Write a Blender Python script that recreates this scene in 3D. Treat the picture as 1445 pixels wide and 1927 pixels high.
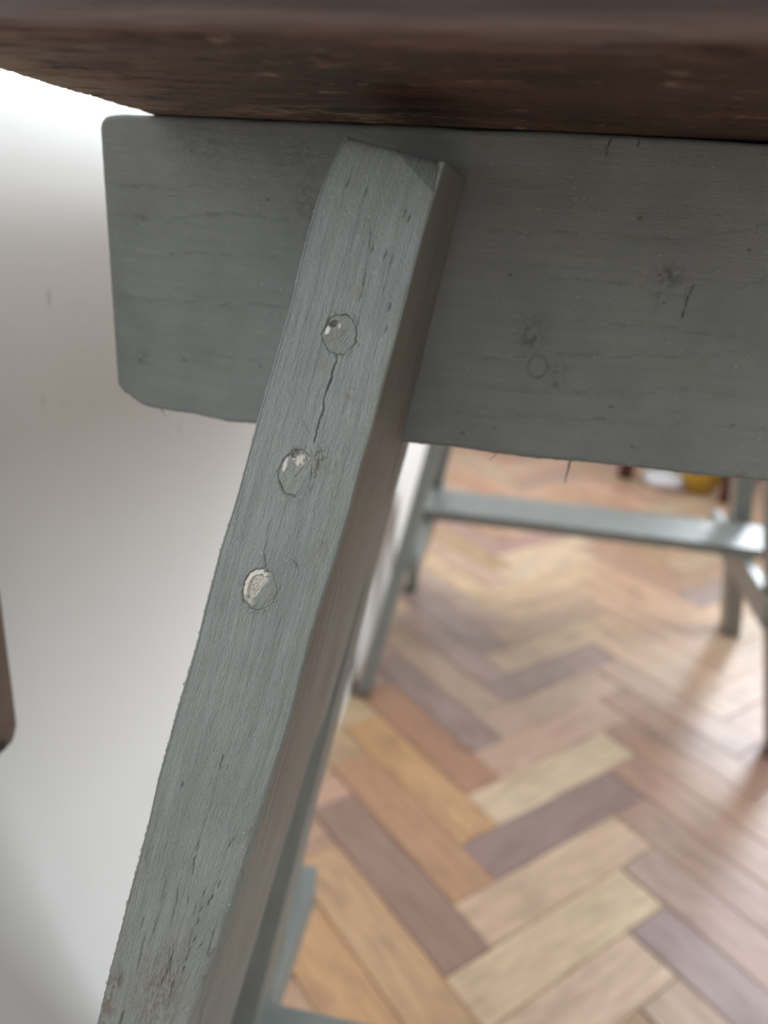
import bpy, bmesh, math, random
import numpy as np
from mathutils import Matrix, Vector

for o in list(bpy.data.objects): bpy.data.objects.remove(o, do_unlink=True)
scene = bpy.context.scene
COL = scene.collection
random.seed(4); RNG = np.random.default_rng(7)

# ------------------------------------------------------------------ camera
# yaw, pitch, roll and focal length solved from the beam, the wall foot and the 45 degree parquet
CX, CY, FPX, H = 722.5, 963.5, 1442.0, 0.69
YAW, PITCH, ROLL = -0.160987852, 0.364405009, 0.0621267373
def _rot(a, b, g):
    ca, sa = math.cos(a), math.sin(a); cb, sb = math.cos(b), math.sin(b); cg, sg = math.cos(g), math.sin(g)
    Rz = np.array([[ca, -sa, 0], [sa, ca, 0], [0, 0, 1]])
    B = np.array([[1, 0, 0], [0, 0, -1], [0, 1, 0]], float)
    Rx = np.array([[1, 0, 0], [0, cb, -sb], [0, sb, cb]])
    Rr = np.array([[cg, -sg, 0], [sg, cg, 0], [0, 0, 1]])
    return Rr @ Rx @ B @ Rz
M = _rot(YAW, PITCH, ROLL)
CAMP = np.array([0, 0, H])
cam_d = bpy.data.cameras.new('camera'); cam = bpy.data.objects.new('camera', cam_d); COL.objects.link(cam)
cam_d.sensor_fit = 'VERTICAL'; cam_d.sensor_height = 36.0; cam_d.sensor_width = 36.0
cam_d.lens = FPX / 1927 * 36.0
r_, d_, f_ = M[0], M[1], M[2]
cam.matrix_world = Matrix(((r_[0], -d_[0], -f_[0], 0), (r_[1], -d_[1], -f_[1], 0), (r_[2], -d_[2], -f_[2], H), (0, 0, 0, 1)))
cam_d.clip_start = 0.01; cam_d.clip_end = 50
cam_d.dof.use_dof = True; cam_d.dof.focus_distance = 0.167; cam_d.dof.aperture_fstop = 9.8
scene.camera = cam

# ------------------------------------------------------------------ colour management, sky, daylight
vs = scene.view_settings
vs.view_transform = 'Standard'; vs.look = 'None'; vs.gamma = 1.0; vs.use_curve_mapping = False
vs.exposure = 0.28
world = bpy.data.worlds.new('sky'); scene.world = world; world.use_nodes = True
bg = world.node_tree.nodes['Background']; bg.inputs[0].default_value = (0.80, 0.90, 1.0, 1); bg.inputs[1].default_value = 1.5
DAY = (0.86, 0.93, 1.0)
def daylight(name, loc, rot, sx, sy, power):
    l = bpy.data.lights.new(name, 'AREA'); l.shape = 'RECTANGLE'; l.size = sx; l.size_y = sy; l.energy = power; l.color = DAY if name[9:14] not in ('front', 'alcov') else (.95, .97, 1.0)
    o = bpy.data.objects.new(name, l); COL.objects.link(o); o.location = loc; o.rotation_euler = rot
    return o
R = math.radians
daylight('daylight_back_window', (1.32, 2.93, 1.62), (R(-90), 0, 0), 0.95, 1.80, 125)
daylight('daylight_right_window', (2.08, 1.45, 1.75), (R(90), 0, R(90)), 0.95, 1.50, 98)
daylight('daylight_front_window', (0.04, -1.28, 1.35), (R(90), 0, 0), 0.42, 1.30, 2.5)  # unseen fill lamp added behind the camera for leg and beam
daylight('daylight_alcove_window', (-1.28, -.50, 1.25), (R(90), 0, R(-90)), 0.80, 1.30, 16)  # unseen lamp added on the left to rake the leg and beam

# ------------------------------------------------------------------ pixel helpers (photo frame 1445 x 1927)
def ray(x, y): return M.T @ np.array([x - CX, y - CY, FPX])
def onplane(px, P0, n):
    d = ray(*px); n = np.array(n, float); t = np.dot(n, np.array(P0) - CAMP) / np.dot(n, d)
    return CAMP + d * t
def on_z(px, z): return onplane(px, (0, 0, z), (0, 0, 1))
def on_y(px, y): return onplane(px, (0, y, 0), (0, 1, 0))
def on_x(px, x): return onplane(px, (x, 0, 0), (1, 0, 0))

# ------------------------------------------------------------------ numeric noise
def vnoise(x, y, seed=0):
    x = np.asarray(x, float); y = np.asarray(y, float)
    xi = np.floor(x).astype(np.int64); yi = np.floor(y).astype(np.int64)
    fx = x - xi; fy = y - yi
    fx = fx * fx * (3 - 2 * fx); fy = fy * fy * (3 - 2 * fy)
    def h(a, b):
        n = (a * 374761393 + b * 668265263 + seed * 1442695041) & 0x7fffffff
        n = ((n ^ (n >> 13)) * 1274126177) & 0x7fffffff
        n = ((n ^ (n >> 16)) * 2246822519) & 0x7fffffff
        return (n & 0xffff) / 32767.5 - 1.0
    a = h(xi, yi) * (1 - fx) + h(xi + 1, yi) * fx
    b = h(xi, yi + 1) * (1 - fx) + h(xi + 1, yi + 1) * fx
    return a * (1 - fy) + b * fy
def fbm(x, y, seed=0, octv=3):
    s = 0; a = 1.0; t = 0
    for i in range(octv):
        s = s + a * vnoise(x * 2 ** i, y * 2 ** i, seed + i * 17); t += a; a *= 0.5
    return s / t
def smooth(e0, e1, x):
    t = np.clip((x - e0) / (e1 - e0), 0, 1); return t * t * (3 - 2 * t)
def seg_dist(X, Y, pts):
    best = np.full(X.shape, 1e9)
    for (a, b) in zip(pts[:-1], pts[1:]):
        ax, ay = a; bx, by = b; dx, dy = bx - ax, by - ay
        t = np.clip(((X - ax) * dx + (Y - ay) * dy) / (dx * dx + dy * dy + 1e-18), 0, 1)
        best = np.minimum(best, np.hypot(X - ax - t * dx, Y - ay - t * dy))
    return best

# ------------------------------------------------------------------ object helpers
def tag(o, label=None, cat=None, group=None, kind=None):
    if label: o['label'] = label
    if cat: o['category'] = cat
    if group: o['group'] = group
    if kind: o['kind'] = kind
    return o
def link(name, me, mat=None, parent=None, smooth_=False):
    o = bpy.data.objects.new(name, me); COL.objects.link(o)
    if mat is not None:
        if not me.materials: me.materials.append(mat)
    if parent is not None: o.parent = parent
    if smooth_: me.polygons.foreach_set('use_smooth', np.ones(len(me.polygons), bool))
    return o
def empty(name, loc=(0, 0, 0)):
    o = bpy.data.objects.new(name, None); COL.objects.link(o); o.location = loc; o.empty_display_size = 0.05
    return o
def bm_obj(name, bm, mat, parent=None, smooth_=False):
    me = bpy.data.meshes.new(name); bmesh.ops.recalc_face_normals(bm, faces=bm.faces); bm.to_mesh(me); bm.free()
    return link(name, me, mat, parent, smooth_)
def box_bm(x0, x1, y0, y1, z0, z1, bev=0.0, seg=2, bm=None):
    new = bm is None
    if new: bm = bmesh.new()
    g = bmesh.ops.create_cube(bm, size=1.0)
    for v in g['verts']:
        v.co = Vector((x0 + (v.co.x + .5) * (x1 - x0), y0 + (v.co.y + .5) * (y1 - y0), z0 + (v.co.z + .5) * (z1 - z0)))
    if bev > 0 and new:
        bmesh.ops.bevel(bm, geom=bm.edges[:], offset=bev, segments=seg, affect='EDGES', profile=0.6)
    return bm

# Loft of a board with a rounded rectangular section, dense enough to carry dents, grain and cracks.
def loft(name, mat, parent, O, A, B, W, T, r, counts, disp=None, along=None, inset=None, tf=None):
    """O (S,3) front/left corner of each section, A (S,3) unit across, B (S,3) unit into the depth,
    W, T (S,) sizes, r 4 corner radii (front-left, front-right, back-right, back-left) as scalars or (S,)."""
    S = len(O); W = np.broadcast_to(W, (S,)); T = np.broadcast_to(T, (S,))
    rr = [np.broadcast_to(np.asarray(q, float), (S,)) for q in r]
    nf, nr, nb, nl, nc = counts
    cols_a, cols_b, na, nb_, face, per = [], [], [], [], [], []
    def add(a, b, u, v, fid):
        cols_a.append(a); cols_b.append(b); na.append(np.full(S, u)); nb_.append(np.full(S, v)); face.append(fid)
    def arc(ca, cb, rad, a0, fid0, fid1):
        for i in range(1, nc):
            t = a0 + (math.pi / 2) * i / nc
            u, v = math.cos(t), math.sin(t)
            add(ca + rad * u, cb + rad * v, u, v, fid0 if i < nc / 2 else fid1)
    fl, fr, br, bl = rr
    for i in range(nf): t = i / (nf - 1) if tf is None else tf[i]; add(fl + (W - fl - fr) * t, 0 * W, 0, -1, 0)
    arc(W - fr, fr, fr, -math.pi / 2, 0, 1)
    for i in range(nr): t = i / (nr - 1); add(W + 0, fr + (T - fr - br) * t, 1, 0, 1)
    arc(W - br, T - br, br, 0, 1, 2)
    for i in range(nb): t = i / (nb - 1); add(W - br - (W - br - bl) * t, T + 0, 0, 1, 2)
    arc(bl, T - bl, bl, math.pi / 2, 2, 3)
    for i in range(nl): t = i / (nl - 1); add(0 * W, T - bl - (T - bl - fl) * t, -1, 0, 3)
    arc(fl, fl, fl, math.pi, 3, 0)
    a = np.stack(cols_a, 1); b = np.stack(cols_b, 1); ua = np.stack(na, 1); ub = np.stack(nb_, 1)
    face = np.array(face); Pn = a.shape[1]
    if along is None:
        seg = np.linalg.norm(np.diff(O, axis=0), axis=1); along = np.concatenate([[0], np.cumsum(seg)])
    S2 = np.repeat(np.asarray(along)[:, None], Pn, 1)
    if inset is not None:
        k = inset[:, None]; a = a * (1 - 2 * k / W[:, None]) + k; b = b * (1 - 2 * k / T[:, None]) + k
    col = np.zeros((S, Pn, 4)); col[..., 3] = 1
    if disp is not None:
        hgt = disp(S2, a, b, face[None, :], col)
        a = a + ua * hgt; b = b + ub * hgt
    V = O[:, None, :] + A[:, None, :] * a[..., None] + B[:, None, :] * b[..., None]
    per = np.concatenate([[0], np.cumsum(np.hypot(np.diff(a[S // 2]), np.diff(b[S // 2])))])
    gc = np.stack([S2, np.repeat(per[None, :], S, 0), np.zeros_like(S2)], -1)
    idx = np.arange(S * Pn).reshape(S, Pn)
    i0 = idx[:-1]; i1 = idx[1:]
    q = np.stack([i0, i1, np.roll(i1, -1, 1), np.roll(i0, -1, 1)], -1).reshape(-1, 4)
    me = bpy.data.meshes.new(name)
    nv = S * Pn; nq = len(q)
    me.vertices.add(nv); me.vertices.foreach_set('co', V.reshape(-1).astype(np.float32))
    nl_ = nq * 4 + 2 * Pn
    me.loops.add(nl_); me.polygons.add(nq + 2)
    loops = np.concatenate([q.reshape(-1), idx[0], idx[-1][::-1]])
    me.loops.foreach_set('vertex_index', loops.astype(np.int32))
    st = np.concatenate([np.arange(nq) * 4, [nq * 4, nq * 4 + Pn]])
    me.polygons.foreach_set('loop_start', st.astype(np.int32))
    me.update(calc_edges=True); me.validate()
    # make normals point outward
    bm = bmesh.new(); bm.from_mesh(me); bmesh.ops.recalc_face_normals(bm, faces=bm.faces); bm.to_mesh(me); bm.free()
    at = me.attributes.new('gc', 'FLOAT_VECTOR', 'POINT'); at.data.foreach_set('vector', gc.reshape(-1).astype(np.float32))
    at = me.attributes.new('wear', 'FLOAT_COLOR', 'POINT'); at.data.foreach_set('color', col.reshape(-1).astype(np.float32))
    return link(name, me, mat, parent, True)

def straight_board(name, mat, parent, P0, P1, across, depth, W, T, seed=0, r=0.0012, n=60, wear=0.25):
    """plain board between two points: across x depth section, hand-sawn wobble"""
    P0 = np.array(P0, float); P1 = np.array(P1, float)
    A = np.array(across, float); A /= np.linalg.norm(A); B = np.array(depth, float); B /= np.linalg.norm(B)
    t = np.linspace(0, 1, n)[:, None]
    O = P0 + (P1 - P0) * t - A * W / 2
    ins = np.zeros(n); ins[0] = ins[-1] = r * .6
    def disp(s, a, b, f, col):
        col[..., 0] = wear * np.clip(fbm(s * 40 + seed, (a + b) * 300, seed + 3) * 1.6 - .3, 0, 1)
        return 0.0003 * fbm(s * 60, (a + 2 * b) * 200 + seed, seed)
    return loft(name, mat, parent, O, np.repeat(A[None], n, 0), np.repeat(B[None], n, 0), np.full(n, W), np.full(n, T),
                (r, r, r, r), (8, 8, 8, 8, 3), disp, inset=ins)

# ------------------------------------------------------------------ materials
def newmat(name):
    m = bpy.data.materials.new(name); m.use_nodes = True; nt = m.node_tree
    for n in list(nt.nodes): nt.nodes.remove(n)
    out = nt.nodes.new('ShaderNodeOutputMaterial'); p = nt.nodes.new('ShaderNodeBsdfPrincipled')
    nt.links.new(p.outputs[0], out.inputs[0])
    return m, nt, p
def N(nt, t, **kw):
    n = nt.nodes.new(t)
    for k, v in kw.items(): setattr(n, k, v)
    return n
def mix(nt, fac, a, b, blend='MIX'):
    n = nt.nodes.new('ShaderNodeMix'); n.data_type = 'RGBA'; n.blend_type = blend
    for s, v in ((0, fac), (6, a), (7, b)):
        if isinstance(v, (int, float)): n.inputs[s].default_value = v
        elif isinstance(v, tuple): n.inputs[s].default_value = v if len(v) == 4 else (*v, 1)
        else: nt.links.new(v, n.inputs[s])
    return n.outputs[2]
def ramp(nt, src, stops):
    n = nt.nodes.new('ShaderNodeValToRGB'); nt.links.new(src, n.inputs[0])
    e = n.color_ramp.elements
    while len(e) < len(stops): e.new(0.5)
    for el, (p, c) in zip(e, stops): el.position = p; el.color = c if len(c) == 4 else (*c, 1)
    return n.outputs[0]
def noise(nt, vec, scale, detail=4, rough=0.6, mapscale=None):
    if mapscale:
        mp = nt.nodes.new('ShaderNodeMapping'); mp.inputs['Scale'].default_value = mapscale; nt.links.new(vec, mp.inputs[0]); vec = mp.outputs[0]
    n = nt.nodes.new('ShaderNodeTexNoise'); n.inputs['Scale'].default_value = scale; n.inputs['Detail'].default_value = detail
    n.inputs['Roughness'].default_value = rough; nt.links.new(vec, n.inputs['Vector'])
    return n.outputs[0]
def bump(nt, p, height, strength, dist):
    b = nt.nodes.new('ShaderNodeBump'); b.inputs['Strength'].default_value = strength; b.inputs['Distance'].default_value = dist
    nt.links.new(height, b.inputs['Height']); nt.links.new(b.outputs[0], p.inputs['Normal'])
def srgb(r, g, b):
    f = lambda c: (c / 255 / 12.92) if c / 255 <= 0.04045 else ((c / 255 + 0.055) / 1.055) ** 2.4
    return (f(r), f(g), f(b))

def paint_material(name, base, worn, dark, st=1.0, bs=.7, ro=.5, spec=.45):
    m, nt, p = newmat(name)
    gc = N(nt, 'ShaderNodeAttribute', attribute_name='gc').outputs['Vector']
    wr = N(nt, 'ShaderNodeAttribute', attribute_name='wear')
    sp = N(nt, 'ShaderNodeSeparateColor'); nt.links.new(wr.outputs['Color'], sp.inputs[0])
    streak = noise(nt, gc, 1.0, 6, .7, (16, 460, 1)); fine = noise(nt, gc, 1.0, 3, .6, (160, 1500, 1))
    blot = noise(nt, gc, 38.0, 4, .6); speck = noise(nt, gc, 900.0, 2, .5)
    c = mix(nt, ramp(nt, streak, [(.36, (0, 0, 0)), (.64, (1, 1, 1))]), tuple(v * (1 - .30 * st) for v in base), tuple(v * (1 + .20 * st) for v in base))
    c = mix(nt, ramp(nt, blot, [(.42, (0, 0, 0)), (.62, (.6, .6, .6))]), c, tuple(v * .78 for v in base))
    c = mix(nt, ramp(nt, fine, [(.54, (0, 0, 0)), (.74, (.7 * st, .7 * st, .7 * st))]), c, tuple(v * .62 for v in base))
    c = mix(nt, ramp(nt, speck, [(.70, (0, 0, 0)), (.76, (.6, .6, .6))]), c, tuple(min(1, v * 2.0) for v in base))
    warm = noise(nt, gc, 1.0, 4, .6, (9, 260, 1))
    c = mix(nt, ramp(nt, warm, [(.46, (0, 0, 0)), (.66, (.42 * st, .42 * st, .42 * st))]), c, tuple(.5 * v + .5 * w for v, w in zip(base, worn)))
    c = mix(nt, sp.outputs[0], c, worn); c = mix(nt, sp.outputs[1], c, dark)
    c = mix(nt, sp.outputs[2], c, srgb(216, 211, 200))
    nt.links.new(c, p.inputs['Base Color'])
    p.inputs['Roughness'].default_value = ro; p.inputs['Specular IOR Level'].default_value = spec
    peel = noise(nt, gc, 1.0, 3, .7, (1100, 2200, 1))
    hgt = mix(nt, .45, mix(nt, .4, fine, streak), peel)
    bump(nt, p, hgt, bs, 0.0012)
    return m
PAINT = srgb(134, 139, 135)
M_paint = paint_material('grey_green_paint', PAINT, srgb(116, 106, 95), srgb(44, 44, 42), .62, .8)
M_beam = paint_material('grey_green_beam_paint', srgb(130, 134, 130), srgb(116, 106, 95), srgb(44, 44, 42), .22, .6)
M_paint_far = paint_material('grey_green_paint_glossy', PAINT, srgb(124, 108, 92), srgb(44, 44, 42), .6, .3, .28, .8)

def dark_wood():
    m, nt, p = newmat('dark_stained_wood')
    gc = N(nt, 'ShaderNodeAttribute', attribute_name='gc').outputs['Vector']
    wr = N(nt, 'ShaderNodeAttribute', attribute_name='wear')
    sp = N(nt, 'ShaderNodeSeparateColor'); nt.links.new(wr.outputs['Color'], sp.inputs[0])
    streak = noise(nt, gc, 1.0, 5, .7, (14, 260, 1)); fine = noise(nt, gc, 1.0, 4, .7, (90, 1200, 1)); bl = noise(nt, gc, 26, 3)
    c = mix(nt, ramp(nt, streak, [(.3, (0, 0, 0)), (.75, (1, 1, 1))]), srgb(52, 38, 32), srgb(88, 66, 54))
    c = mix(nt, ramp(nt, bl, [(.45, (0, 0, 0)), (.7, (.6, .6, .6))]), c, srgb(46, 40, 38))
    c = mix(nt, ramp(nt, fine, [(.62, (0, 0, 0)), (.8, (.5, .5, .5))]), c, srgb(120, 108, 98))
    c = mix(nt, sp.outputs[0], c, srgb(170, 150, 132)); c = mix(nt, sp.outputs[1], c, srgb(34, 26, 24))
    c = mix(nt, sp.outputs[2], c, srgb(112, 80, 62))
    nt.links.new(c, p.inputs['Base Color']); p.inputs['Roughness'].default_value = .62
    bump(nt, p, mix(nt, .5, fine, streak), .6, .0008)
    return m
M_dark = dark_wood()

def parquet_mat(name, attr=False):
    m, nt, p = newmat(name)
    tc = N(nt, 'ShaderNodeTexCoord'); oi = N(nt, 'ShaderNodeObjectInfo')
    if attr:
        base = N(nt, 'ShaderNodeAttribute', attribute_name='tint').outputs['Color']; vec = N(nt, 'ShaderNodeAttribute', attribute_name='gc').outputs['Vector']
    else:
        base = oi.outputs['Color']
        ad = N(nt, 'ShaderNodeVectorMath', operation='ADD'); nt.links.new(tc.outputs['Object'], ad.inputs[0])
        sc = N(nt, 'ShaderNodeVectorMath', operation='SCALE'); cb = N(nt, 'ShaderNodeCombineXYZ')
        nt.links.new(oi.outputs['Random'], cb.inputs[0]); nt.links.new(oi.outputs['Random'], cb.inputs[1])
        nt.links.new(cb.outputs[0], sc.inputs[0]); sc.inputs['Scale'].default_value = 9.0
        nt.links.new(sc.outputs[0], ad.inputs[1]); vec = ad.outputs[0]
    streak = noise(nt, vec, 1.0, 5, .7, (14, 150, 40)); blot = noise(nt, vec, 1.0, 3, .6, (14, 30, 20))
    c = mix(nt, ramp(nt, streak, [(.35, (.72, .70, .68)), (.68, (1.18, 1.18, 1.16))]), base, base)
    c = mix(nt, 1.0, base, ramp(nt, streak, [(.32, (.66, .63, .60)), (.70, (1.0, 1.0, 1.0))]), 'MULTIPLY')
    c = mix(nt, ramp(nt, blot, [(.48, (0, 0, 0)), (.75, (.45, .45, .45))]), c, srgb(120, 92, 78))
    nt.links.new(c, p.inputs['Base Color'])
    p.inputs['Roughness'].default_value = .40; p.inputs['Specular IOR Level'].default_value = .55
    bump(nt, p, streak, .12, .0005)
    return m
M_parquet = parquet_mat('oiled_oak_parquet'); M_parquet_s = parquet_mat('oiled_oak_parquet_rest', True)

def plain(name, col, rough=.6, metal=0.0, var=.12, scale=30, bumpd=.0004):
    m, nt, p = newmat(name)
    tc = N(nt, 'ShaderNodeTexCoord').outputs['Object']
    n = noise(nt, tc, scale, 4)
    nt.links.new(mix(nt, n, tuple(v * (1 - var) for v in col), tuple(min(1, v * (1 + var)) for v in col)), p.inputs['Base Color'])
    p.inputs['Roughness'].default_value = rough; p.inputs['Metallic'].default_value = metal
    bump(nt, p, noise(nt, tc, scale * 6, 3), .3, bumpd)
    return m
def wall_mat():
    m, nt, p = newmat('white_emulsion_wall')
    tc = N(nt, 'ShaderNodeTexCoord').outputs['Object']
    c = mix(nt, noise(nt, tc, 3.0, 3), srgb(224, 222, 218), srgb(234, 233, 230))
    # small scuffs of their own shape on the plaster
    for (px, r, s) in (((92, 560), .0026, .4), ((82, 757), .0018, .3), ((118, 757), .0012, .25), ((338, 806), .0024, .45)):
        P = on_x(px, -.197)
        sub = N(nt, 'ShaderNodeVectorMath', operation='SUBTRACT'); nt.links.new(tc, sub.inputs[0]); sub.inputs[1].default_value = tuple(P)
        mp = N(nt, 'ShaderNodeMapping'); mp.inputs['Scale'].default_value = (1, 1.3, .5); mp.inputs['Rotation'].default_value = (.3, 0, 0); nt.links.new(sub.outputs[0], mp.inputs[0])
        ln = N(nt, 'ShaderNodeVectorMath', operation='LENGTH'); nt.links.new(mp.outputs[0], ln.inputs[0])
        mr = N(nt, 'ShaderNodeMapRange'); nt.links.new(ln.outputs['Value'], mr.inputs[0]); mr.inputs[1].default_value = r; mr.inputs[2].default_value = r * .3; mr.inputs[3].default_value = 0; mr.inputs[4].default_value = s
        c = mix(nt, mr.outputs[0], c, srgb(150, 140, 124))
    nt.links.new(c, p.inputs['Base Color']); p.inputs['Roughness'].default_value = .75
    bump(nt, p, noise(nt, tc, 60, 4), .15, .001)
    return m
M_wall = wall_mat()
M_wall2 = plain('grey_emulsion_wall', srgb(184, 184, 182), .8, var=.03, scale=4)
M_ceil = plain('ceiling_white', srgb(236, 234, 230), .85, var=.02)
M_frame = plain('window_white_gloss', srgb(240, 240, 238), .35, var=.02)
M_sub = plain('subfloor_dark', srgb(58, 42, 32), .9)
def glass_mat():
    m = bpy.data.materials.new('window_glass'); m.use_nodes = True; nt = m.node_tree
    for n in list(nt.nodes): nt.nodes.remove(n)
    out = nt.nodes.new('ShaderNodeOutputMaterial'); tr = nt.nodes.new('ShaderNodeBsdfTransparent'); gl = nt.nodes.new('ShaderNodeBsdfGlossy')
    fr = nt.nodes.new('ShaderNodeFresnel'); fr.inputs[0].default_value = 1.45; mx = nt.nodes.new('ShaderNodeMixShader'); gl.inputs['Roughness'].default_value = .02
    nt.links.new(fr.outputs[0], mx.inputs[0]); nt.links.new(tr.outputs[0], mx.inputs[1]); nt.links.new(gl.outputs[0], mx.inputs[2]); nt.links.new(mx.outputs[0], out.inputs[0])
    return m
M_glass = glass_mat()

# ------------------------------------------------------------------ the room
XL, XR, YB, YF, ZC = -.197, 1.90, 2.75, -1.10, 2.80
FLOOR = link('floor', box_bm(XL, XR, YF, YB, -.06, -.014) and bpy.data.meshes.new('floor'), M_sub)
bm = box_bm(-1.25, XR + .15, YF - .15, YB + .15, -.08, -.0145); bm.to_mesh(FLOOR.data); bm.free()
tag(FLOOR, kind='structure')
def wall(name, boxes, mat=M_wall):
    bm = bmesh.new()
    for b in boxes: box_bm(*b, bm=bm)
    o = bm_obj(name, bm, mat); tag(o, kind='structure'); return o
XA, YA = -1.10, .150            # left wall cut short at YA; unseen alcove added to let side light in
AW = (-.90, -.10, .60, 1.90)    # added unseen window for light from the left: y0 y1 z0 z1
wall('wall_left', [(XA, XL, YA, YB + .15, 0.0003, ZC)])
wall('wall_alcove_added', [(XA - .15, XA, YF - .15, AW[0], .0003, ZC), (XA - .15, XA, AW[1], YA + .15, .0003, ZC), (XA - .15, XA, AW[0], AW[1], .0003, AW[2]), (XA - .15, XA, AW[0], AW[1], AW[3], ZC)])  # unseen wall, added to carry the left fill opening
BW = (.85, 1.79, .72, 2.52)      # back window x0 x1 z0 z1
RW = (.97, 1.93, 1.00, 2.50)      # right window y0 y1 z0 z1
FW = (-.17, .25, .70, 2.00)     # added unseen window behind the camera, for fill: x0 x1 z0 z1
wall('wall_back', [(XL, BW[0], YB, YB + .15, .0003, ZC), (BW[1], XR + .15, YB, YB + .15, .0003, ZC), (BW[0], BW[1], YB, YB + .15, .0003, BW[2]), (BW[0], BW[1], YB, YB + .15, BW[3], ZC)])
wall('wall_right', [(XR, XR + .15, YF, RW[0], .0003, ZC), (XR, XR + .15, RW[1], YB, .0003, ZC), (XR, XR + .15, RW[0], RW[1], .0003, RW[2]), (XR, XR + .15, RW[0], RW[1], RW[3], ZC)], M_wall2)
wall('wall_front', [(XA, FW[0], YF - .15, YF, .0003, ZC), (FW[1], XR + .15, YF - .15, YF, .0003, ZC), (FW[0], FW[1], YF - .15, YF, .0003, FW[2]), (FW[0], FW[1], YF - .15, YF, FW[3], ZC)], M_wall2)
wall('ceiling', [(XA - .15, XR + .15, YF - .15, YB + .15, ZC, ZC + .1)], M_ceil)

def window(name, axis, fixed, a0, a1, z0, z1, into):
    """sash window: frame bars, a pane per light, a sill; axis is the wall direction"""
    root = empty(name, (0, 0, 0)); tag(root, kind='structure')
    def bar(nm, u0, u1, w0, w1, dpt, mat, off=.05):
        f0, f1 = sorted((fixed + into * off, fixed + into * (off + dpt)))
        b = box_bm(u0, u1, f0, f1, w0, w1, .003) if axis == 'x' else box_bm(f0, f1, u0, u1, w0, w1, .003)
        return bm_obj(nm, b, mat, root)
    t = .05
    bar('stile', a0, a0 + t, z0, z1, .05, M_frame); bar('stile', a1 - t, a1, z0, z1, .05, M_frame)
    bar('bottom_rail', a0 + t, a1 - t, z0, z0 + t, .05, M_frame); bar('top_rail', a0 + t, a1 - t, z1 - t, z1, .05, M_frame)
    zm = (z0 + z1) / 2; am = (a0 + a1) / 2
    bar('meeting_rail', a0 + t, a1 - t, zm - .02, zm + .02, .045, M_frame)
    bar('glazing_bar', am - .012, am + .012, z0 + t, zm - .02, .035, M_frame); bar('glazing_bar', am - .012, am + .012, zm + .02, z1 - t, .035, M_frame)
    for (u0, u1) in ((a0 + t, am - .012), (am + .012, a1 - t)):
        for (w0, w1) in ((z0 + t, zm - .02), (zm + .02, z1 - t)):
            f = fixed + into * .07
            bm = bmesh.new()
            P = [(u0, w0), (u1, w0), (u1, w1), (u0, w1)]
            bm.faces.new([bm.verts.new((u, f, w_) if axis == 'x' else (f, u, w_)) for u, w_ in P])
            bm_obj('pane', bm, M_glass, root)
    bar('sill', a0 - .0, a1 + .0, z0 - .0, z0 + .022, .09, M_frame, -.045)
    return root
window('window_1', 'x', YB, *BW, 1); window('window_2', 'y', XR, *RW, 1); window('window_front_added', 'x', YF, *FW, -1); window('window_alcove_added', 'y', XA, *AW, -1)  # last two are unseen, added as openings for the fill lamps

# ------------------------------------------------------------------ herringbone parquet (lattice measured from the photo)
PW, PL, U0, V0, Q = .062, .264, .387, .388, math.sqrt(.5)
def uvxy(u, v): return ((u - v) * Q, (u + v) * Q)
PAL = [srgb(196, 154, 118), srgb(188, 142, 106), srgb(202, 164, 126), srgb(172, 132, 106), srgb(166, 130, 110), srgb(186, 138, 98), srgb(192, 152, 124), srgb(178, 138, 108), srgb(200, 156, 118)]
ORANGE, PURP, LIGHT, CREAM, BROWN, GREY, PINK, YEL = srgb(196, 142, 88), srgb(132, 104, 96), srgb(212, 176, 138), srgb(222, 192, 148), srgb(160, 116, 84), srgb(152, 130, 118), srgb(200, 158, 128), srgb(224, 194, 146)
TINT = {('N', -2, 0): ORANGE, ('N', -1, 0): srgb(194, 148, 98), ('N', 0, 0): srgb(136, 102, 86), ('N', 1, 0): srgb(176, 126, 84), ('N', 2, 0): srgb(198, 144, 88), ('N', 3, 0): srgb(164, 112, 80), ('N', 4, 0): srgb(140, 116, 104), ('N', 5, 0): srgb(186, 154, 124), ('N', 6, 0): srgb(170, 142, 124), ('N', 7, 0): GREY, ('N', 8, 0): srgb(172, 144, 124), ('N', 9, 0): srgb(214, 178, 128), ('N', 10, 0): PINK,
        ('P', -2, 0): srgb(218, 184, 148), ('P', -1, 0): YEL, ('P', 0, 0): LIGHT, ('P', 1, 0): PURP, ('P', 2, 0): CREAM, ('P', 3, 0): PINK, ('P', 4, 0): srgb(192, 156, 126), ('P', 5, 0): srgb(150, 124, 112), ('P', 6, 0): srgb(204, 172, 132), ('P', 7, 0): srgb(178, 146, 116), ('P', 8, 0): srgb(198, 162, 122), ('P', 9, 0): srgb(216, 180, 130), ('P', 10, 0): CREAM, ('P', 11, 0): CREAM,
        ('N', -1, 1): srgb(150, 126, 122), ('N', 0, 1): srgb(170, 134, 116), ('N', 1, 1): srgb(158, 120, 98), ('N', 2, 1): srgb(162, 120, 94), ('N', 3, 1): srgb(164, 120, 90), ('N', 4, 1): srgb(166, 126, 100), ('N', 5, 1): srgb(186, 150, 124), ('N', 6, 1): srgb(204, 166, 130), ('N', 7, 1): srgb(204, 166, 128), ('N', 8, 1): srgb(202, 158, 122), ('N', 9, 1): srgb(206, 160, 122), ('N', 10, 1): srgb(208, 162, 124),
        ('P', 10, 1): GREY, ('P', 9, 1): srgb(210, 166, 124)}
block_me = bpy.data.meshes.new('parquet_block')
bm = bmesh.new(); box_bm(0, PL - .0010, 0, PW - .0010, -.014, 0, bm=bm)
te = [e for e in bm.edges if all(abs(v.co.z) < 1e-6 for v in e.verts)]
bmesh.ops.bevel(bm, geom=te, offset=.0008, segments=1, affect='EDGES'); bm.to_mesh(block_me); bm.free(); block_me.materials.append(M_parquet)
cand = []
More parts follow.
